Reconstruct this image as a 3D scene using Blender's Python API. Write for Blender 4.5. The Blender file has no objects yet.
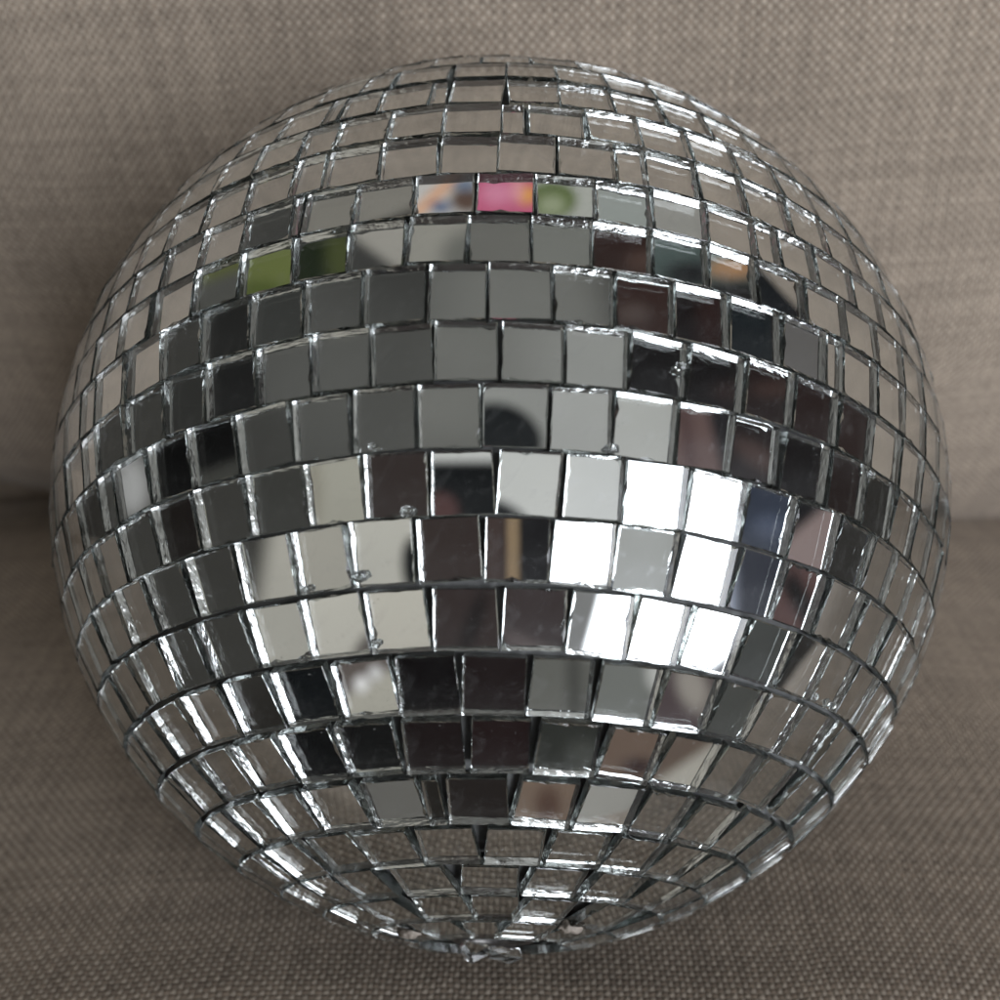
import bpy, bmesh, math, random
from mathutils import Vector, Matrix, noise
random.seed(7)
scene = bpy.context.scene
COL = scene.collection

# ------------------------------------------------------------------ frames
R = 0.1                       # mirror ball radius (m)
DIST = 2.5                    # camera distance in radii
FPX = 450 * math.sqrt(DIST * DIST - 1)   # focal length for a 1000 px wide picture
ELEV = math.radians(38)
C = Vector((0, 0, 0.098))
RX = Vector((1, 0, 0))
RY = Vector((0, math.sin(ELEV), math.cos(ELEV)))
RZ = Vector((0, -math.cos(ELEV), math.sin(ELEV)))
CAM = C + RZ * (DIST * R)
def world(v): return RX * v[0] + RY * v[1] + RZ * v[2]
POLE = world((-0.0145, -0.8745, 0.4847)).normalized()
NORTH = -POLE
A0 = (RZ - POLE * RZ.dot(POLE)).normalized()
B0 = NORTH.cross(A0).normalized()

def pixel_ray(x, y):
    return (RX * ((x - 500) / FPX) - RY * ((y - 505) / FPX) - RZ).normalized()
def on_ball(x, y):
    """unit normal of the ball under a point of the photograph"""
    d = pixel_ray(x, y); o = RZ * DIST
    b = o.dot(d); q = max(b * b - (DIST * DIST - 1), 0.0)
    return (o + d * (-b - math.sqrt(q))).normalized()
def polar(n):
    rho = math.acos(max(-1, min(1, n.dot(POLE))))
    return rho, math.atan2(n.dot(B0), n.dot(A0))
def from_polar(rho, lon):
    return POLE * math.cos(rho) + (A0 * math.cos(lon) + B0 * math.sin(lon)) * math.sin(rho)
def reflect(d, n): return (d - n * (2 * d.dot(n))).normalized()

# ------------------------------------------------------------------ helpers
def link_mesh(name, verts, faces, mats=(), mat_idx=None, smooth=False, parent=None):
    me = bpy.data.meshes.new(name); me.from_pydata([tuple(v) for v in verts], [], faces)
    for m in mats: me.materials.append(m)
    if mat_idx:
        for p, i in zip(me.polygons, mat_idx): p.material_index = i
    for p in me.polygons: p.use_smooth = smooth
    me.update()
    o = bpy.data.objects.new(name, me); COL.objects.link(o)
    if parent: o.parent = parent
    return o
def empty(name, loc, label, cat):
    o = bpy.data.objects.new(name, None); COL.objects.link(o)
    o.location = loc; o.empty_display_size = .05; o['label'] = label; o['category'] = cat
    return o
class NT:
    def __init__(s, tree): s.t = tree; s.t.nodes.clear()
    def n(s, kind, **kw):
        nd = s.t.nodes.new(kind)
        ins = kw.pop('ins', {})
        for k, v in kw.items(): setattr(nd, k, v)
        for k, v in ins.items():
            if hasattr(v, 'is_output') or isinstance(v, bpy.types.NodeSocket): s.t.links.new(v, nd.inputs[k])
            else: nd.inputs[k].default_value = v
        return nd
    def math(s, op, a, b=None, c=None, clamp=False):
        ins = {0: a}
        if b is not None: ins[1] = b
        if c is not None: ins[2] = c
        return s.n('ShaderNodeMath', operation=op, use_clamp=clamp, ins=ins).outputs[0]
def material(name):
    m = bpy.data.materials.new(name); m.use_nodes = True
    return m, NT(m.node_tree)

# ------------------------------------------------------------------ materials
def glass_mat(name, rough, bump):
    m, t = material(name)
    out = t.n('ShaderNodeOutputMaterial')
    tc = t.n('ShaderNodeTexCoord').outputs['Object']
    nz = t.n('ShaderNodeTexNoise', ins={'Vector': tc, 'Scale': 900.0 if bump else 60.0, 'Detail': 3.0}).outputs['Fac']
    g = t.n('ShaderNodeBsdfPrincipled', ins={'Base Color': (.52, .555, .545, 1) if bump else (.975, .98, .973, 1), 'Transmission Weight': 1.0, 'IOR': 1.5,
            'Roughness': rough})
    if bump:
        b = t.n('ShaderNodeBump', ins={'Height': nz, 'Strength': .35, 'Distance': .0004})
        t.t.links.new(b.outputs[0], g.inputs['Normal'])
        t.t.links.new(g.outputs[0], out.inputs['Surface'])
    else:
        # dust film, smudges and specks; the rough gloss imitates bloom round the window
        sp = t.n('ShaderNodeTexNoise', ins={'Vector': tc, 'Scale': 1600.0, 'Detail': 2.0}).outputs['Fac']
        spk = t.n('ShaderNodeMapRange', ins={0: sp, 1: .735, 2: .78, 3: 0.0, 4: .3}).outputs[0]
        film = t.n('ShaderNodeMapRange', ins={0: nz, 1: .35, 2: .75, 3: .010, 4: .045}).outputs[0]
        sm = t.n('ShaderNodeTexNoise', ins={'Vector': tc, 'Scale': 210.0, 'Detail': 4.0, 'Distortion': 1.5}).outputs['Fac']
        film = t.math('ADD', film, t.n('ShaderNodeMapRange', ins={0: sm, 1: .56, 2: .74, 3: 0.0, 4: .075}).outputs[0])
        fac = t.math('MAXIMUM', spk, film)
        d = t.n('ShaderNodeBsdfDiffuse', ins={'Color': (.6, .6, .58, 1)})
        bloom_smear = t.n('ShaderNodeBsdfGlossy', ins={'Color': (.8, .82, .85, 1), 'Roughness': .34})
        d = t.n('ShaderNodeMixShader', ins={0: t.n('ShaderNodeMapRange', ins={0: spk, 1: 0.0, 2: .1, 3: .62, 4: 0.0}).outputs[0], 1: d.outputs[0], 2: bloom_smear.outputs[0]})
        mx = t.n('ShaderNodeMixShader', ins={0: fac, 1: g.outputs[0], 2: d.outputs[0]})
        t.t.links.new(mx.outputs[0], out.inputs['Surface'])
    return m
M_GLASS = glass_mat('glass_face', 0.0, False)
M_EDGE = glass_mat('glass_cut_edge', 0.13, True)
def simple(name, col, rough=.5, metal=0.0, spec=.5, trans=0.0, noise_scale=None, amt=.3, bump=0.0):
    m, t = material(name)
    out = t.n('ShaderNodeOutputMaterial')
    p = t.n('ShaderNodeBsdfPrincipled', ins={'Base Color': (*col, 1), 'Roughness': rough, 'Metallic': metal,
            'Specular IOR Level': spec, 'Transmission Weight': trans})
    if noise_scale:
        tc = t.n('ShaderNodeTexCoord').outputs['Object']
        nz = t.n('ShaderNodeTexNoise', ins={'Vector': tc, 'Scale': noise_scale, 'Detail': 5.0}).outputs['Fac']
        v = t.n('ShaderNodeMapRange', ins={0: nz, 1: .25, 2: .75, 3: 1 - amt, 4: 1 + amt}).outputs[0]
        mx = t.n('ShaderNodeVectorMath', operation='SCALE', ins={0: col, 'Scale': v}).outputs[0]
        t.t.links.new(mx, p.inputs['Base Color'])
        if bump:
            b = t.n('ShaderNodeBump', ins={'Height': nz, 'Strength': bump, 'Distance': .001})
            t.t.links.new(b.outputs[0], p.inputs['Normal'])
    t.t.links.new(p.outputs[0], out.inputs['Surface'])
    return m
M_SILVER = simple('silvering', (.825, .84, .828), rough=0.0, metal=1.0)
M_CORE = simple('ball_core_foam', (.24, .245, .24), rough=.55, noise_scale=300, bump=.4)
M_GLUE = simple('clear_glue', (.85, .87, .86), rough=.03, trans=1.0)
M_BEIGE = simple('dried_glue', (.30, .26, .22), rough=.7, noise_scale=900, bump=.5)
M_CAP = simple('dark_cap_metal', (.12, .115, .11), rough=.35, metal=.8, noise_scale=500, bump=.2)

def fabric():
    m, t = material('linen_weave')
    out = t.n('ShaderNodeOutputMaterial')
    uv = t.n('ShaderNodeUVMap', uv_map='UVMap').outputs[0]
    # slow wander of the yarns so that the weave is not a ruler-straight grid
    w1 = t.n('ShaderNodeTexNoise', ins={'Vector': uv, 'Scale': 22.0, 'Detail': 3.0}).outputs['Color']
    w2 = t.n('ShaderNodeTexNoise', ins={'Vector': uv, 'Scale': 260.0, 'Detail': 2.0}).outputs['Color']
    a = t.n('ShaderNodeVectorMath', operation='MULTIPLY_ADD', ins={0: w1, 1: (.006, .006, 0), 2: uv}).outputs[0]
    a = t.n('ShaderNodeVectorMath', operation='MULTIPLY_ADD', ins={0: w2, 1: (.0009, .0009, 0), 2: a}).outputs[0]
    s = t.n('ShaderNodeSeparateXYZ', ins={0: a})
    PX, PY = .00138, .00140
    u = t.math('DIVIDE', s.outputs[0], PX); v = t.math('DIVIDE', s.outputs[1], PY)
    iu = t.math('FLOOR', u); iv = t.math('FLOOR', v)
    fu = t.math('SUBTRACT', t.math('FRACT', u), .5); fv = t.math('SUBTRACT', t.math('FRACT', v), .5)
    par = t.math('MODULO', t.math('ABSOLUTE', t.math('ADD', iu, iv)), 2.0)
    # rounded float of one yarn in each cell, warp and weft alternating
    cu = t.math('COSINE', t.math('MULTIPLY', fu, math.pi)); cv = t.math('COSINE', t.math('MULTIPLY', fv, math.pi))
    warp = t.math('MULTIPLY', t.math('POWER', cu, .6), t.math('POWER', cv, .35))
    weft = t.math('MULTIPLY', t.math('POWER', cv, .6), t.math('POWER', cu, .35))
    hi = t.math('MULTIPLY', par, warp)
    lo = t.math('MULTIPLY', t.math('SUBTRACT', 1.0, par), t.math('MULTIPLY', weft, .62))
    h = t.math('ADD', hi, lo)
    fib = t.n('ShaderNodeTexNoise', ins={'Vector': uv, 'Scale': 2600.0, 'Detail': 2.0}).outputs['Fac']
    hh = t.math('MULTIPLY_ADD', fib, .22, h)
    # colour: every yarn has its own tone, plus heather and faint soiling
    yu = t.n('ShaderNodeTexWhiteNoise', noise_dimensions='1D', ins={'W': iu}).outputs[0]
    yv = t.n('ShaderNodeTexWhiteNoise', noise_dimensions='1D', ins={'W': t.math('ADD', iv, 517.0)}).outputs[0]
    cell = t.n('ShaderNodeCombineXYZ', ins={0: iu, 1: iv}).outputs[0]
    cn = t.n('ShaderNodeTexWhiteNoise', noise_dimensions='2D', ins={'Vector': cell}).outputs[0]
    big = t.n('ShaderNodeTexNoise', ins={'Vector': uv, 'Scale': 14.0, 'Detail': 5.0, 'Roughness': .6}).outputs['Fac']
    br = t.math('MULTIPLY_ADD', yu, .18, .60)
    br = t.math('MULTIPLY_ADD', yv, .18, br)
    br = t.math('MULTIPLY_ADD', cn, .22, br)
    br = t.math('MULTIPLY_ADD', h, .40, t.math('SUBTRACT', br, .22))
    br = t.math('MULTIPLY', br, t.math('MULTIPLY_ADD', big, .45, .78))
    colr = t.n('ShaderNodeMix', data_type='RGBA', ins={0: par, 6: (.36, .283, .215, 1), 7: (.50, .422, .338, 1)}).outputs[2]
    colr = t.n('ShaderNodeVectorMath', operation='SCALE', ins={0: colr, 'Scale': br}).outputs[0]
    bmp = t.n('ShaderNodeBump', ins={'Height': hh, 'Strength': .8, 'Distance': .0004})
    p = t.n('ShaderNodeBsdfPrincipled', ins={'Base Color': colr, 'Roughness': .9, 'Specular IOR Level': .15,
            'Sheen Weight': .15, 'Sheen Roughness': .5, 'Normal': bmp.outputs[0]})
    t.t.links.new(p.outputs[0], out.inputs['Surface'])
    return m
M_FABRIC = fabric()

# ------------------------------------------------------------------ tiles of the ball
# row boundaries measured down the middle of the ball, then the gaps found in every row
YB = [63, 80, 102.5, 134, 173, 214, 262, 320.5, 382, 449, 516, 584, 655, 717.5, 777, 828.5, 866, 896, 921]
GAPS = {
 0: [(397,77),(453,75),(506,71),(555,70)],
 1: [(352,95),(379,104),(430,98),(448,92),(507,90),(559,95),(612,100)],
 2: [(339,131),(390,122),(444,119),(501,119),(526,117),(586,122)],
 3: [(328,161),(381,155),(439,155),(498,155),(557,156),(616,161),(646,167)],
 4: [(303,212),(355,203),(414,194),(476,191),(535,191),(596,194),(652,203),(706,218),(756,239),(780,249),(816,269),(854,293),(881,311)],
 5: [(154,312),(193,294),(240,279),(292,258),(348,243),(405,238),(468,239),(531,239),(593,240),(652,249),(709,262),(756,279),(806,299),(846,320),(878,344)],
 6: [(95,390),(127,372),(161,360),(202,342),(250,321),(304,307),(362,294),(427,293),(488,290),(553,290),(614,294),(675,305),(729,318),(782,338),(827,356),(843,368),(878,380)],
 7: [(95,444),(126,435),(164,417),(204,393),(257,381),(311,366),(371,355),(433,352),(500,350),(564,353),(630,359),(687,374),(745,389),(793,401),(840,413),(874,434)],
 8: [(113,486),(149,471),(190,462),(237,444),(293,432),(350,422),(417,413),(481,413),(550,413),(613,420),(677,431),(733,446),(780,455),(830,476)],
 9: [(98,569),(122,557),(158,542),(197,524),(248,505),(305,496),(363,485),(430,479),(495,479),(564,482),(625,487),(687,503),(743,517),(793,528),(837,540),(870,558),(895,567)],
 10: [(104,644),(128,626),(153,611),(192,590),(239,575),(294,563),(347,548),(415,548),(483,548),(551,551),(615,554),(676,564),(737,570),(781,591),(822,600),(858,621),(888,636)],
 11: [(117,692),(143,683),(171,671),(204,659),(254,641),(306,632),(366,620),(428,617),(502,617),(568,623),(632,630),(686,630),(741,648),(786,663),(825,669)],
 12: [(145,752),(164,737),(193,728),(232,710),(275,701),(334,686),(395,685),(461,685),(528,685),(596,691),(658,695),(714,710),(756,719),(795,728),(823,740),(849,758)],
 13: [(190,797),(211,782),(242,770),(289,758),(343,758),(399,751),(470,748),(531,751),(603,754),(657,761),(711,770),(750,779),(783,788),(807,812)],
 14: [(241,830),(274,818),(310,812),(367,808),(423,803),(444,805),(512,805),(580,805),(637,813),(684,818),(729,827),(768,830)],
 15: [(278,867),(314,852),(360,849),(417,846),(479,846),(550,849),(607,852),(663,855),(705,858)],
 16: [(395,885),(455,882),(525,882),(585,885),(642,891)],
 17: [(416,909),(470,909),(521,907),(570,912),(645,918)],
}
TW = 0.0905          # tile edge in radii
THICK = 0.0018       # glass thickness
GAP = 0.0036         # joint in radii
tiles = []           # dict(n, half_u, half_v, row)
rho_b = [polar(on_ball(500, y))[0] for y in YB]
def add_row(ra, rb, lons):
    """ra > rb, angles from the pole of the two edges; lons: joints round the row, closed"""
    rm = (ra + rb) / 2; s = math.sin(rm)
    hv = min((ra - rb) - GAP, TW * 1.06) / 2
    for l0, l1 in zip(lons, lons[1:]):
        w = (l1 - l0) * s - GAP
        if w < .012: continue
        # square tiles meet at their corner nearer the pole
        w = min(w, TW * 1.04)
        tiles.append(dict(n=from_polar(rm, (l0 + l1) / 2), rho=rm, lon=(l0 + l1) / 2, hu=w / 2, hv=hv))
def fill(l_from, l_to, s):
    """joints between two longitudes with tiles of standard width and one odd piece"""
    step = (TW + GAP) / s
    out = []; l = l_from
    while l + step < l_to: l += step; out.append(l)
    return out
pitch = math.radians(5.5)
for k in range(len(YB) - 1):
    ra, rb = rho_b[k], rho_b[k + 1]
    s = math.sin((ra + rb) / 2)
    lm = sorted(polar(on_ball(x, y))[1] for x, y in GAPS[k])
    rest = fill(lm[-1], lm[0] + 2 * math.pi, s)
    add_row(ra, rb, lm + rest + [lm[0] + 2 * math.pi])
# rows on the far side, away from the camera, and the last small ring round the pole
def plain_rows(start, stop, n):
    for i in range(n):
        ra = start + (stop - start) * i / n; rb = start + (stop - start) * (i + 1) / n
        ra, rb = max(ra, rb), min(ra, rb)
        s = math.sin((ra + rb) / 2)
        l0 = random.uniform(0, 1)
        add_row(ra, rb, [l0] + fill(l0, l0 + 2 * math.pi, s) + [l0 + 2 * math.pi])
plain_rows(rho_b[0], math.radians(172), round((math.radians(172) - rho_b[0]) / pitch))
plain_rows(rho_b[-1], rho_b[-1] - pitch, 1)

def project(p):
    d = p - CAM; z = -d.dot(RZ)
    return 500 + FPX * d.dot(RX) / z, 505 - FPX * d.dot(RY) / z
for t in tiles:
    p = C + t['n'] * R; v = (CAM - p)
    t['face'] = t['n'].dot(v.normalized())
    t['px'] = project(p)
    t['area'] = max(0, t['face']) * t['hu'] * t['hv'] / v.length_squared
def tile_at(x, y):
    return min((t for t in tiles if t['face'] > 0), key=lambda t: (t['px'][0] - x) ** 2 + (t['px'][1] - y) ** 2)

MATS = (M_GLASS, M_EDGE, M_SILVER)
def tile_geometry(t, base):
    """a square of cut mirror glass: polished face, chipped edge, rough cut sides, silvered back"""
    n = t['nn']; up = (NORTH - n * NORTH.dot(n)).normalized(); rt = up.cross(n).normalized()
    tw = t['twist']; up, rt = up * math.cos(tw) + rt * math.sin(tw), rt * math.cos(tw) - up * math.sin(tw)
    o = t['n'] * (R + t['lift'])
    hu, hv = t['hu'] * R, t['hv'] * R
    K = 7
    out = []
    cor = [(-1, -1), (1, -1), (1, 1), (-1, 1)]
    rnd = random.Random(int(t['rho'] * 9173) * 7919 + int(t['lon'] * 3571))
    skew = [(rnd.gauss(0, .00010), rnd.gauss(0, .00010)) for _ in cor]
    for e in range(4):
        a, b = cor[e], cor[(e + 1) % 4]; sa, sb = skew[e], skew[(e + 1) % 4]
        for j in range(K):
            f = j / K
            x = (a[0] + (b[0] - a[0]) * f) * hu + sa[0] + (sb[0] - sa[0]) * f
            y = (a[1] + (b[1] - a[1]) * f) * hv + sa[1] + (sb[1] - sa[1]) * f
            out.append((x, y, j == 0))
    N = len(out); verts = []; faces = []; mi = []
    rings = []
    ring = []
    for x, y, corner in out:      # polished face outline
        c = .00010 + abs(rnd.gauss(0, .00005))
        if rnd.random() < .07: c += rnd.uniform(.0001, .0005)
        c = min(c, min(hu, hv) * .35)
        ring.append(Vector((x - math.copysign(min(c, abs(x)), x) * (abs(x) > hu * .9), y - math.copysign(min(c, abs(y)), y) * (abs(y) > hv * .9), 0)))
    rings.append(ring)
    ring = []
    for x, y, corner in out:
        d = .00008 + abs(rnd.gauss(0, .00007))
        if rnd.random() < .07: d += rnd.uniform(.0001, .0006)
        ring.append(Vector((x + rnd.gauss(0, .00002), y + rnd.gauss(0, .00002), -d)))
    rings.append(ring)
    sl = [rnd.gauss(0, .00016) for _ in range(4)]
    ring = []
    for i, (x, y, corner) in enumerate(out):
        e = i // K
        dx = (sl[1] if abs(x - hu) < .0003 else 0) + (sl[3] if abs(x + hu) < .0003 else 0)
        dy = (sl[2] if abs(y - hv) < .0003 else 0) + (sl[0] if abs(y + hv) < .0003 else 0)
        ring.append(Vector((x * .985 + dx + rnd.gauss(0, .00003), y * .985 + dy + rnd.gauss(0, .00003), -THICK)))
    rings.append(ring)
    for r_ in rings:
        for v in r_: verts.append(o + rt * v.x + up * v.y + n * v.z)
    faces.append([base + i for i in range(N)]); mi.append(0)
    for q in range(2):
        for i in range(N):
            j = (i + 1) % N
            faces.append([base + q * N + i, base + (q + 1) * N + i, base + (q + 1) * N + j, base + q * N + j]); mi.append(1)
    faces.append([base + 2 * N + i for i in reversed(range(N))]); mi.append(2)
    return verts, faces, mi

# ------------------------------------------------------------------ the ball
ball = empty('mirror_ball', C, 'silver disco ball covered in small square mirror tiles, resting on a beige sofa', 'disco ball')
for t in tiles:
    t['tw'] = 0
    t['jit'] = (random.gauss(0, .55), random.gauss(0, .55))
    t['lift'] = random.gauss(0, .00010)
    t['twist'] = random.gauss(0, .016)
for t in tiles:
    n = t['n']; up = (NORTH - n * NORTH.dot(n)).normalized(); rt = up.cross(n).normalized()
    t['nn'] = (n + rt * math.radians(t['jit'][0]) + up * math.radians(t['jit'][1])).normalized()
order = sorted(tiles, key=lambda t: -t['area'])
for t in order[:100]:
    v, f, mi = tile_geometry(t, 0)
    ctr = t['n'] * R
    o = link_mesh('mirror_tile', [p - ctr for p in v], f, MATS, mi, parent=ball)
    o.location = ctr; o['group'] = 'square mirror tiles of the ball'
V, F, MI = [], [], []
for t in order[100:]:
    v, f, mi = tile_geometry(t, len(V)); V += v; F += f; MI += mi
o = link_mesh('mirror_tiles', V, F, MATS, MI, parent=ball); o['kind'] = 'stuff'

def sphere_mesh(name, r, mat, parent, loc=(0, 0, 0), seg=48, wob=0.0, sc=(1, 1, 1), rot=None):
    vs, fs = [], []
    rn = seg // 2
    for i in range(rn + 1):
        th = math.pi * i / rn
        for j in range(seg):
            ph = 2 * math.pi * j / seg
            d = Vector((math.sin(th) * math.cos(ph), math.sin(th) * math.sin(ph), math.cos(th)))
            k = r * (1 + wob * noise.noise(d * 2.3 + Vector(loc) * 900))
            p = Vector((d.x * sc[0], d.y * sc[1], d.z * sc[2])) * k
            if rot: p = rot @ p
            vs.append(p)
    for i in range(rn):
        for j in range(seg):
            a = i * seg + j; b = i * seg + (j + 1) % seg
            fs.append([a, a + seg, b + seg, b])
    o = link_mesh(name, vs, fs, (mat,), smooth=True, parent=parent); o.location = loc
    return o
sphere_mesh('core', R - THICK - .0010, M_CORE, ball, seg=96)

# cap and broken loop round the pole
def frame_at(n):
    up = (NORTH - n * NORTH.dot(n))
    up = up.normalized() if up.length > 1e-4 else A0
    rt = up.cross(n).normalized()
    return Matrix((rt, up, n)).transposed()
def torus(name, Rb, rb, mat, parent, loc, rot, arc=2 * math.pi, seg=48, sub=12, wob=0):
    vs, fs = [], []
    closed = arc > 6.28
    m = seg if closed else seg + 1
    for i in range(m):
        a = arc * i / seg
        for j in range(sub):
            b = 2 * math.pi * j / sub
            rr = rb * (1 + wob * noise.noise(Vector((math.cos(a) * 3, math.sin(a) * 3, b))))
            p = Vector(((Rb + rr * math.cos(b)) * math.cos(a), (Rb + rr * math.cos(b)) * math.sin(a), rr * math.sin(b)))
            vs.append(rot @ p)
    for i in range(seg if closed else seg):
        for j in range(sub):
            a = i * sub + j; b = i * sub + (j + 1) % sub
            i2 = (i + 1) % m if closed else i + 1
            c = i2 * sub + j; d = i2 * sub + (j + 1) % sub
            fs.append([a, c, d, b])
    if not closed:
        fs.append([j for j in range(sub)]); fs.append([seg * sub + j for j in reversed(range(sub))])
    o = link_mesh(name, vs, fs, (mat,), smooth=True, parent=parent); o.location = loc
    return o
PB = Matrix((B0, A0, POLE)).transposed()
capo = torus('hanger_cap', .0078, .0010, M_CAP, ball, POLE * (R - .0030), PB, wob=.2)
def chip(loc, size, rot, seed):
    """an angular splinter of clear plastic left from the hanging loop"""
    rnd = random.Random(seed); bm = bmesh.new()
    for i in range(14):
        v = Vector([rnd.gauss(0, 1) for _ in range(3)]).normalized() * rnd.uniform(.75, 1)
        bm.verts.new(rot @ Vector((v.x * size[0], v.y * size[1], v.z * size[2])))
    bmesh.ops.convex_hull(bm, input=bm.verts)
    me = bpy.data.meshes.new('hanging_loop'); bm.to_mesh(me); bm.free(); me.materials.append(M_GLUE)
    o = bpy.data.objects.new('hanging_loop', me); COL.objects.link(o); o.parent = capo; o.location = loc
chip(POLE * .0030 - B0 * .0035 + A0 * .0015, (.0040, .0022, .0026), PB, 3)
chip(POLE * .0034 + B0 * .0022 + A0 * .0012, (.0044, .0020, .0022), PB, 8)
def glue(x, y, r, mat, name='glue_drop', flat=.5):
    n = on_ball(x, y)
    o = sphere_mesh(name, r * (.75 if mat is M_GLUE else 1), mat, ball, loc=n * (R - .0002), seg=20, wob=.5, sc=(1.2, .8, flat), rot=frame_at(n))
    return o
for x, y, r in [(612, 448, .0012), (407, 511, .0012), (359, 577, .0013), (374, 646, .0010),
                (303, 660, .0011), (683, 366, .0012), (871, 474, .0014),
                (833, 706, .0012), (815, 697, .0011), (372, 447, .0009), (305, 590, .0009)]:
    glue(x, y, r, M_GLUE)
glue(409, 933, .0022, M_BEIGE, 'dried_glue'); glue(572, 928, .0022, M_BEIGE, 'dried_glue')

# ------------------------------------------------------------------ the sofa
def cushion(name, size, rad, mat, parent, deform, uvf, step):
    """box with softly rounded edges, subdivided, with bulge and wrinkles from deform()"""
    hx, hy, hz = [s / 2 for s in size]
    dims = (hx, hy, hz)
    vs, fs, idx, uvs = [], [], {}, []
    def vert(p):
        key = tuple(round(c, 5) for c in p)
        if key in idx: return idx[key]
        inner = Vector([max(-(d - rad), min(d - rad, c)) for c, d in zip(p, dims)])
        dd = Vector(p) - inner
        q = inner + (dd.normalized() * rad if dd.length > 1e-9 else dd)
        uvs.append(uvf(p, dims)); vs.append(deform(q)); idx[key] = len(vs) - 1
        return idx[key]
    def axis_pts(h, st):
        n = max(2, round((2 * h) / st)); pts = set(-h + 2 * h * i / n for i in range(n + 1))
        for i in range(7):
            a = rad * (i / 6) ; pts.add(-h + a); pts.add(h - a)
        return sorted(set(round(p, 5) for p in pts))
    P = [axis_pts(hx, step[0]), axis_pts(hy, step[1]), axis_pts(hz, step[2])]
    for ax in range(3):
        u, v = [(1, 2), (2, 0), (0, 1)][ax]
        for sg in (-1, 1):
            for i in range(len(P[u]) - 1):
                for j in range(len(P[v]) - 1):
                    q = []
                    for a, b in ((i, j), (i + 1, j), (i + 1, j + 1), (i, j + 1)):
                        p = [0, 0, 0]; p[ax] = sg * dims[ax]; p[u] = P[u][a]; p[v] = P[v][b]
                        q.append(vert(p))
                    fs.append(q if sg > 0 else q[::-1])
    o = link_mesh(name, vs, fs, (mat,), smooth=True, parent=parent)
    lay = o.data.uv_layers.new(name='UVMap')
    for lp in o.data.loops: lay.data[lp.index].uv = uvs[lp.vertex_index]
    return o
sofa = empty('sofa', (0, 0, 0), 'beige woven linen sofa with seat and back cushion behind and under the disco ball', 'sofa')
LEAN = math.radians(4)
TILT = math.radians(10)      # the seat sags towards the crease
Y0 = .1085
def roll(t):
    """quarter-round: 1 in the crease, 0 where the cushion has straightened"""
    t = max(0, min(1, t)); return 1 - math.sqrt(1 - (1 - t) ** 2)
def seat_def(q):
    x, y, z = q.x + .05, q.y + .025, q.z - .09
    if q.z > 0:
        z += .0022 * noise.noise(Vector((x * 7, y * 7, 0))) + .0012 * noise.noise(Vector((x * 22, y * 30, 3)))
        z -= (.52 if x < 0 else .25) * .10 * (1 - math.exp(-x * x / .10)) - .018
        z -= .020 * roll((.175 - y) / .09)
        z -= .022 * math.exp(-((x ** 2 + y ** 2) / .0026))
    return Vector((x, y * math.cos(TILT) + z * math.sin(TILT), z * math.cos(TILT) - y * math.sin(TILT)))
def seat_uv(p, d): return (p[0], p[1] + (p[2] - d[2]) * (1 if p[1] > 0 else -1) * -1)
cushion('seat_cushion', (1.7, .43, .18), .03, M_FABRIC, sofa, seat_def, seat_uv, (.02, .008, .05))
BH, BT = .56, .16
def back_def(q):
    x = q.x + .05; y = q.y + BT / 2; z = q.z + BH / 2 - .13
    if q.y < 0:
        y += .004 * noise.noise(Vector((x * 5, z * 6, 9))) + .0010 * noise.noise(Vector((x * 17 + z * 9, z * 22, 5)))
        y += .012 * math.exp(-((x ** 2 + (z - .10) ** 2) / .006))
        f = max(0, min(1, -x / .12)); f = f * f * (3 - 2 * f)
        y += .092 * roll((z + .045) / (.165 + .04 * f)) - .012
        y += (.95 if x < 0 else .28) * .12 * (1 - math.exp(-x * x / .12)) - .004
        y -= .008 * math.sin(math.pi * max(0, min(1, z / BH)))
    c, s = math.cos(LEAN), math.sin(LEAN)
    return Vector((x, Y0 + y * c + z * s, z * c - y * s))
ca, sa = math.cos(math.radians(-4)), math.sin(math.radians(-4))
def back_uv(p, d):
    a, b = p[0], p[2] + (p[1] + d[1])
    return (a * ca - b * sa + 3, a * sa + b * ca + 3)
cushion('back_cushion', (1.7, BT, BH), .028, M_FABRIC, sofa, back_def, back_uv, (.02, .05, .008))

# ------------------------------------------------------------------ the light of the room (only seen mirrored in the tiles)
def lin(r, g=None, b=None):
    if g is None: g = b = r
    m = (r + g + b) / 3; r, g, b = (c + (m - c) * .18 for c in (r, g, b))
    return tuple(((c / 255) / 12.92 if c <= 10 else (((c / 255) + .055) / 1.055) ** 2.4) for c in (r, g, b))
import numpy as np
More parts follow.
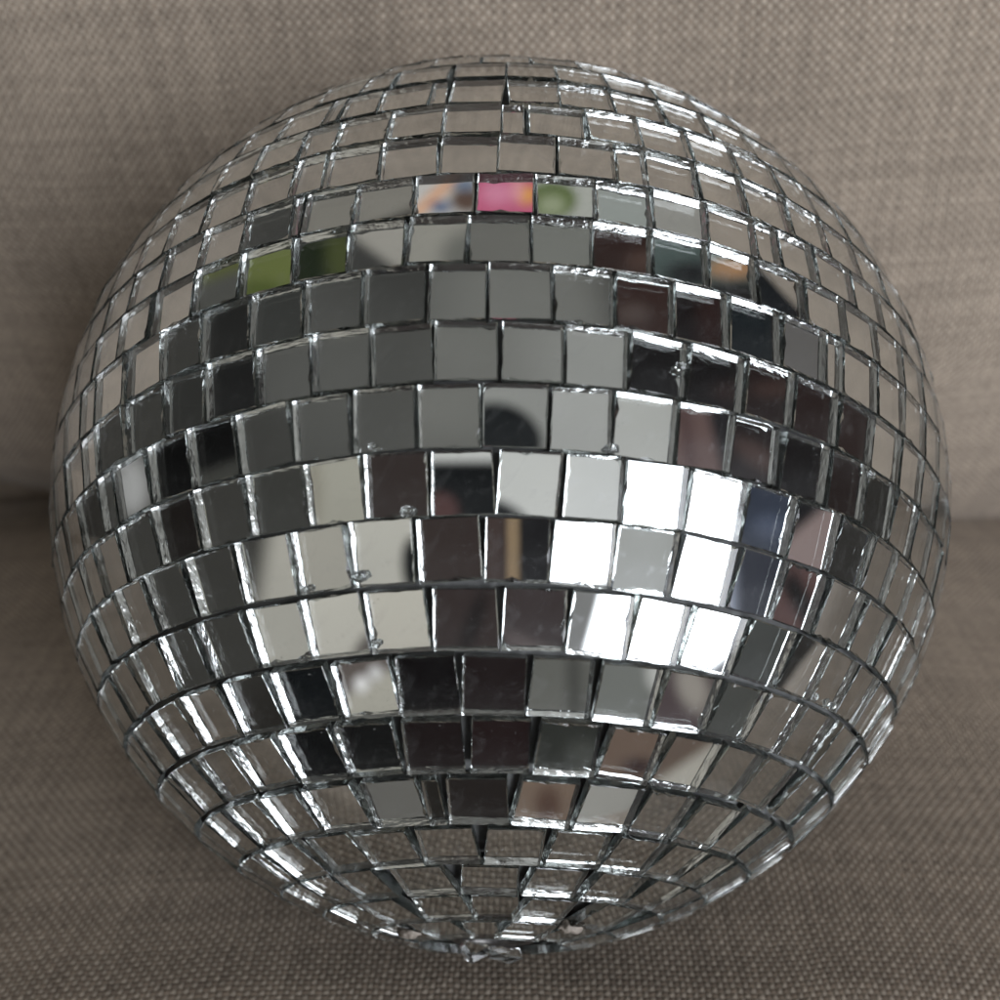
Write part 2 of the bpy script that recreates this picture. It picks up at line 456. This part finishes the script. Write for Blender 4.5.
# a light probe of the room, painted as directions round the ball (walls, ceiling, window, furniture)
PW, PH = 4096, 2048
az = -((np.arange(PW) + .5) / PW - .5) * 2 * np.pi
el = ((np.arange(PH) + .5) / PH - .5) * np.pi
zz = np.clip((np.sin(el) + .2) / .7, 0, 1)[:, None, None]
probe = (np.array((.018, .016, .014)) * (1 - zz) + np.array((.055, .054, .050)) * zz) * np.ones((PH, PW, 1))
def patch(c, e1, e2, a, b, col, soft, ell, rot):
    cr, sr = math.cos(rot), math.sin(rot)
    f1 = np.array((e1 * cr + e2 * sr)) / math.tan(a); f2 = np.array((e2 * cr - e1 * sr)) / math.tan(b)
    rad = math.hypot(math.tan(a), math.tan(b)) * (1 + soft); rad = math.atan(rad) + .02
    ce = math.asin(max(-1, min(1, c.z))); caz = math.atan2(c.y, c.x)
    r0 = max(0, int((ce - rad) / math.pi * PH + PH / 2)); r1 = min(PH, int((ce + rad) / math.pi * PH + PH / 2) + 2)
    if abs(ce) + rad < 1.45:
        half = math.asin(min(1, math.sin(min(rad, 1.5)) / math.cos(ce))) + .02
        mid = int((.5 - caz / (2 * math.pi)) * PW); hwid = int(half / (2 * math.pi) * PW) + 2
        cols = np.arange(mid - hwid, mid + hwid + 1) % PW if 2 * hwid + 1 < PW else np.arange(PW)
    else: cols = np.arange(PW)
    ee = el[r0:r1][:, None]; aa = az[cols][None, :]
    D = np.stack((np.cos(ee) * np.cos(aa), np.cos(ee) * np.sin(aa), np.sin(ee) * np.ones_like(aa)), -1)
    d = D @ np.array(c); dd = np.maximum(d, .05)
    u = np.abs(D @ f1) / dd; v = np.abs(D @ f2) / dd
    m = np.hypot(u, v) if ell else np.maximum(u, v)
    k = np.clip((1 + soft - m) / (2 * soft), 0, 1); k = k * k * (3 - 2 * k) * (d > .05)
    ix = np.ix_(np.arange(r0, r1), cols)
    k = k[..., None]
    probe[ix] = probe[ix] * (1 - k) + np.array(col) * k
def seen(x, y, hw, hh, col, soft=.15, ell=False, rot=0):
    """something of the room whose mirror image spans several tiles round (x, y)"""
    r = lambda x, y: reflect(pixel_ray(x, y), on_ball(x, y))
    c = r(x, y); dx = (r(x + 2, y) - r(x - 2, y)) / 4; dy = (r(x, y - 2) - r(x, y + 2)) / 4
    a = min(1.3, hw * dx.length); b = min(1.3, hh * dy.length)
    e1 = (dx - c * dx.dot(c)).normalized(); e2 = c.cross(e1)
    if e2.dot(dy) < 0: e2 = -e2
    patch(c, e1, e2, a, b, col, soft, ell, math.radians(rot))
def intile(x, y, ox, oy, hw, hh, col, soft=.15, ell=False, rot=0):
    """something whose image lies inside the one tile at (x, y), offset from the tile's middle by ox, oy"""
    t = tile_at(x, y); tx, ty = t['px']; n = t['nn']
    r = lambda x, y: reflect(pixel_ray(x, y), n)
    c = r(tx + ox, ty + oy); dx = (r(tx + ox + 2, ty + oy) - r(tx + ox - 2, ty + oy)) / 4
    e1 = (dx - c * dx.dot(c)).normalized(); e2 = c.cross(e1)
    dy = r(tx + ox, ty + oy - 2) - r(tx + ox, ty + oy + 2)
    if e2.dot(dy) < 0: e2 = -e2
    patch(c, e1, e2, hw / FPX, hh / FPX, col, soft, ell, math.radians(rot))
WIN = (7.5, 7.85, 8.5)
seen(500, 335, 145, 95, lin(116, 116, 112), .2)           # pale ceiling
seen(600, 400, 60, 60, lin(150, 151, 148), .4)
seen(290, 400, 110, 190, lin(64, 64, 62), .25)            # shaded wall
seen(335, 370, 60, 60, lin(92, 92, 89), .5)
seen(190, 560, 110, 140, lin(60, 59, 56), .2)
seen(745, 360, 115, 120, lin(28, 22, 20), .1, rot=-8)     # dark bookcase
seen(645, 435, 34, 40, lin(184, 185, 182), .1)
seen(575, 415, 36, 34, lin(168, 169, 167), .1)
seen(575, 485, 52, 30, lin(214, 216, 216), .1)            # bright wall by the window
seen(350, 570, 84, 92, lin(178, 174, 164), .04, rot=-8)   # cream wall
seen(480, 650, 90, 140, lin(42, 36, 35), .08)             # brown clothes of whoever stands at the camera, painted as one patch
seen(395, 485, 30, 30, lin(54, 45, 43), .1)
seen(335, 725, 70, 55, lin(14, 16, 18), .1)
seen(668, 565, 74, 96, WIN, .06, rot=-6)                  # window
seen(785, 560, 34, 70, lin(64, 60, 66), .1)
seen(640, 708, 100, 36, lin(98, 98, 94), .1)
seen(620, 765, 90, 30, lin(96, 88, 80), .2)
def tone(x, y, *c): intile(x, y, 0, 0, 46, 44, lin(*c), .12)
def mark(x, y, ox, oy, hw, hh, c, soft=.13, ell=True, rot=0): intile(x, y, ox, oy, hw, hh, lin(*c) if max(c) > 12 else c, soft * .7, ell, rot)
# grey patches painted as the sofa back's reflection, then framed pictures on the wall
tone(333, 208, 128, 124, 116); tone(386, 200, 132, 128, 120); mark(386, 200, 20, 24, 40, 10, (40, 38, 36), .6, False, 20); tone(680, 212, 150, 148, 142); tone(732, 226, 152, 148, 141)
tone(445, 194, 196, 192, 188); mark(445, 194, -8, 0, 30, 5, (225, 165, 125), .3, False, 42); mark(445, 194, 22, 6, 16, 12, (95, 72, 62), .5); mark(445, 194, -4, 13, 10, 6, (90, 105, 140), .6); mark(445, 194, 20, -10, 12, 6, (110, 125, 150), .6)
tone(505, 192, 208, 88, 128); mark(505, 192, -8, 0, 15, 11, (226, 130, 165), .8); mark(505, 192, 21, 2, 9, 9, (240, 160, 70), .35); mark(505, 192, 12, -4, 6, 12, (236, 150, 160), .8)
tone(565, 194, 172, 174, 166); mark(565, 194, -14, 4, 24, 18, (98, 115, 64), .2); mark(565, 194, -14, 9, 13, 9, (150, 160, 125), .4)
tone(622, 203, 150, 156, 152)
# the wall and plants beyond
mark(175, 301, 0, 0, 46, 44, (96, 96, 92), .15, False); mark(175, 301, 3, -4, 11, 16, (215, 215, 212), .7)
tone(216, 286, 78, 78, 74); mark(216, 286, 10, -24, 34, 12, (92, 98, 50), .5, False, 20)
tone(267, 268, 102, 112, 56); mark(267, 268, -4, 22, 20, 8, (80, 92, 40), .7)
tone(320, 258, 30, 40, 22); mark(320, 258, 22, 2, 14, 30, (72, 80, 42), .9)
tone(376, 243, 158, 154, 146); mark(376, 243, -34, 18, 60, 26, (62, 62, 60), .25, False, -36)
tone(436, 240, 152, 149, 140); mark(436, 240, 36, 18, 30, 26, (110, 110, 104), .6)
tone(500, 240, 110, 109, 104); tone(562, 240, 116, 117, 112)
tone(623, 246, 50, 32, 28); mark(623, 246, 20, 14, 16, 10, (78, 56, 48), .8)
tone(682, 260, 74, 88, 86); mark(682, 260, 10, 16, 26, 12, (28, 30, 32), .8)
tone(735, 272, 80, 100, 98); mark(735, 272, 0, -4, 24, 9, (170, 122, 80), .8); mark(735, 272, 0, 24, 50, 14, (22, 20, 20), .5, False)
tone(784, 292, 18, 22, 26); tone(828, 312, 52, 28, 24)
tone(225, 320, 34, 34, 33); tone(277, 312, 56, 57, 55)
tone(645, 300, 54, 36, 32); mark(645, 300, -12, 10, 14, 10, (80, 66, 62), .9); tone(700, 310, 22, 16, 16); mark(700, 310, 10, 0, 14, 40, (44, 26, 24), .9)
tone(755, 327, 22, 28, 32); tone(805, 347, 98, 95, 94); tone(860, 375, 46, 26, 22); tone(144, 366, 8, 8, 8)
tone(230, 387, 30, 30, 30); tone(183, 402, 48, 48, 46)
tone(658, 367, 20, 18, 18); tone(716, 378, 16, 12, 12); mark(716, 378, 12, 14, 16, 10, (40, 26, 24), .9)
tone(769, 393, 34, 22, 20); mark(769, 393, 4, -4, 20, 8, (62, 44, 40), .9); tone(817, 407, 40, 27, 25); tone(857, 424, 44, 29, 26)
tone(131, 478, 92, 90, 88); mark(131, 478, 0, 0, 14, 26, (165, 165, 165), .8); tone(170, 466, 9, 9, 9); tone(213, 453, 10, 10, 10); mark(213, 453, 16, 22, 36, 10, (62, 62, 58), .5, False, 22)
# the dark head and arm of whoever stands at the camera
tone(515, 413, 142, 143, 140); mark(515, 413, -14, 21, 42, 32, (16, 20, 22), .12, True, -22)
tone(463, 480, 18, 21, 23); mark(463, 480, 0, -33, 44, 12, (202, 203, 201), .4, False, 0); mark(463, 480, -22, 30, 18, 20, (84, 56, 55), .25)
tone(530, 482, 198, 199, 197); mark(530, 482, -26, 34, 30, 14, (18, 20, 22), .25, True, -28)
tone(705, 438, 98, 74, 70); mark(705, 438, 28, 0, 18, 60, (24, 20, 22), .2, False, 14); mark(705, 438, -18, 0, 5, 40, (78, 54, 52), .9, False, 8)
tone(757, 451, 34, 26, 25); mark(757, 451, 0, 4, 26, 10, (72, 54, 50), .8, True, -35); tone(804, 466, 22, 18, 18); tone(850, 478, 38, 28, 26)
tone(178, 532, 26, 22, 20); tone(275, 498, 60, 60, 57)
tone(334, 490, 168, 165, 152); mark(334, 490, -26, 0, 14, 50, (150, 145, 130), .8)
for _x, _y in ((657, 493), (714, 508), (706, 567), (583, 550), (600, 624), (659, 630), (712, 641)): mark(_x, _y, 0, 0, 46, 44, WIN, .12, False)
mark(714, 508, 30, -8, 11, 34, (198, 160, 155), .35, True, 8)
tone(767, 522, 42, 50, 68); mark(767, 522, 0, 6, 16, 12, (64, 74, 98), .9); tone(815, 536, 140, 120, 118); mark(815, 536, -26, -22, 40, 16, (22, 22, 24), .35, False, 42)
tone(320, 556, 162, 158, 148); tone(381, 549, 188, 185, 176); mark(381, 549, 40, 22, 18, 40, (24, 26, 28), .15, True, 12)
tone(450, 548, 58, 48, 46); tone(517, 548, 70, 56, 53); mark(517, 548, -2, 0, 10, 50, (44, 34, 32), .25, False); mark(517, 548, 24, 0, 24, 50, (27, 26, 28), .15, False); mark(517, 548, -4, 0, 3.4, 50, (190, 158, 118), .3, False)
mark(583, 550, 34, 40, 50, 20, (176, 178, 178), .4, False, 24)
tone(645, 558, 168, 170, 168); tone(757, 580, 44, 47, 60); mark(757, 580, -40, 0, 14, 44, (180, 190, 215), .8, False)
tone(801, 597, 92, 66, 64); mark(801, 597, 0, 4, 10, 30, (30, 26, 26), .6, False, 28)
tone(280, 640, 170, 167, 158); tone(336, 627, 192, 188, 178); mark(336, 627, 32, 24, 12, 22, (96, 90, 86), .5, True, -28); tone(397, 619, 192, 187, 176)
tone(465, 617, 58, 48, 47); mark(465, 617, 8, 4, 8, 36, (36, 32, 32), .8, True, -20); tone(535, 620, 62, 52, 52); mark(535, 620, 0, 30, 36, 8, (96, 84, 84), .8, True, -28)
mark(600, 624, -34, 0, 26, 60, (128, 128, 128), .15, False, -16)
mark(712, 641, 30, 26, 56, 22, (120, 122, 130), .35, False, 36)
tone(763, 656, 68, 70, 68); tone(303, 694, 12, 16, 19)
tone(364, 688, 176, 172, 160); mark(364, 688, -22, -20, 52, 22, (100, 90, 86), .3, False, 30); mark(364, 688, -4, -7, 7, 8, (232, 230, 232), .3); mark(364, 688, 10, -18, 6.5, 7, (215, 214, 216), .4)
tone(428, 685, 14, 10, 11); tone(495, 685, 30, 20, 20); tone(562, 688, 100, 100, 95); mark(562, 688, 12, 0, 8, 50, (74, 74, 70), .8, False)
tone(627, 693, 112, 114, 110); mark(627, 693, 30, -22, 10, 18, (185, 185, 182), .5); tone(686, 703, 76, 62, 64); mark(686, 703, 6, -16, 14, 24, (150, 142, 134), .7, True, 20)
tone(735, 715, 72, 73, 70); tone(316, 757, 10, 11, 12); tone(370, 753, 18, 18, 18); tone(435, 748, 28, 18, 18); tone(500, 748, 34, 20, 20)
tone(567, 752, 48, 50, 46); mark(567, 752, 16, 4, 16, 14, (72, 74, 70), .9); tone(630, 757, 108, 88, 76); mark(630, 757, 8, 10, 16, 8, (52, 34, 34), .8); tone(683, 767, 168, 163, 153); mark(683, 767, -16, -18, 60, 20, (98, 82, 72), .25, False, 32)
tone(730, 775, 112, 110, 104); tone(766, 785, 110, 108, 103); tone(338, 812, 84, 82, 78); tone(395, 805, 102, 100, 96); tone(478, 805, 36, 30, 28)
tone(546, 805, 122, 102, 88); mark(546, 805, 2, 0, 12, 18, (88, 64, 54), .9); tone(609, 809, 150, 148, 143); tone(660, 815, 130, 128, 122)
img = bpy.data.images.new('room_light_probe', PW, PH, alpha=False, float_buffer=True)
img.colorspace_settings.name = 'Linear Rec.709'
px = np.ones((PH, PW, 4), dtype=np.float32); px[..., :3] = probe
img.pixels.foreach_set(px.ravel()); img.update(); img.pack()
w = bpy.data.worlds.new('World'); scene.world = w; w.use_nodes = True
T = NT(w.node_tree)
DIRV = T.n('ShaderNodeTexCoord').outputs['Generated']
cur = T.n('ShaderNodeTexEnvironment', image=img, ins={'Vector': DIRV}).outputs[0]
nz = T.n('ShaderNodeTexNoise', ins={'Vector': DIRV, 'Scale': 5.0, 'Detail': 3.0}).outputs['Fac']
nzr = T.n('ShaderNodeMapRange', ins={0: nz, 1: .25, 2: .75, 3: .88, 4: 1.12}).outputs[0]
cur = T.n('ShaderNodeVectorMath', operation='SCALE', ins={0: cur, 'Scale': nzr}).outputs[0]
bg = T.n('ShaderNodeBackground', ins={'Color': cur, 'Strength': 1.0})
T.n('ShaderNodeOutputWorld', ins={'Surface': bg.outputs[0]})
w.cycles.sampling_method = 'MANUAL'; w.cycles.sample_map_resolution = 1024

# ------------------------------------------------------------------ camera and render
cam = bpy.data.cameras.new('camera'); co = bpy.data.objects.new('camera', cam); COL.objects.link(co)
co.matrix_world = Matrix.Translation(CAM) @ Matrix((RX, RY, RZ)).transposed().to_4x4()
cam.sensor_width = 36; cam.lens = FPX / 1000 * 36; cam.shift_y = .005
cam.clip_start = .01; cam.clip_end = 50
cam.dof.use_dof = True; cam.dof.focus_distance = .172; cam.dof.aperture_fstop = cam.lens / 2.5
scene.camera = co
scene.render.engine = 'CYCLES'
cy = scene.cycles
cy.max_bounces = 14; cy.transmission_bounces = 12; cy.glossy_bounces = 8; cy.diffuse_bounces = 3
cy.caustics_reflective = False; cy.caustics_refractive = False
cy.sample_clamp_indirect = 12; cy.use_denoising = True
vs = scene.view_settings
vs.view_transform = 'Standard'; vs.look = 'None'; vs.exposure = 0; vs.gamma = 1; vs.use_curve_mapping = False
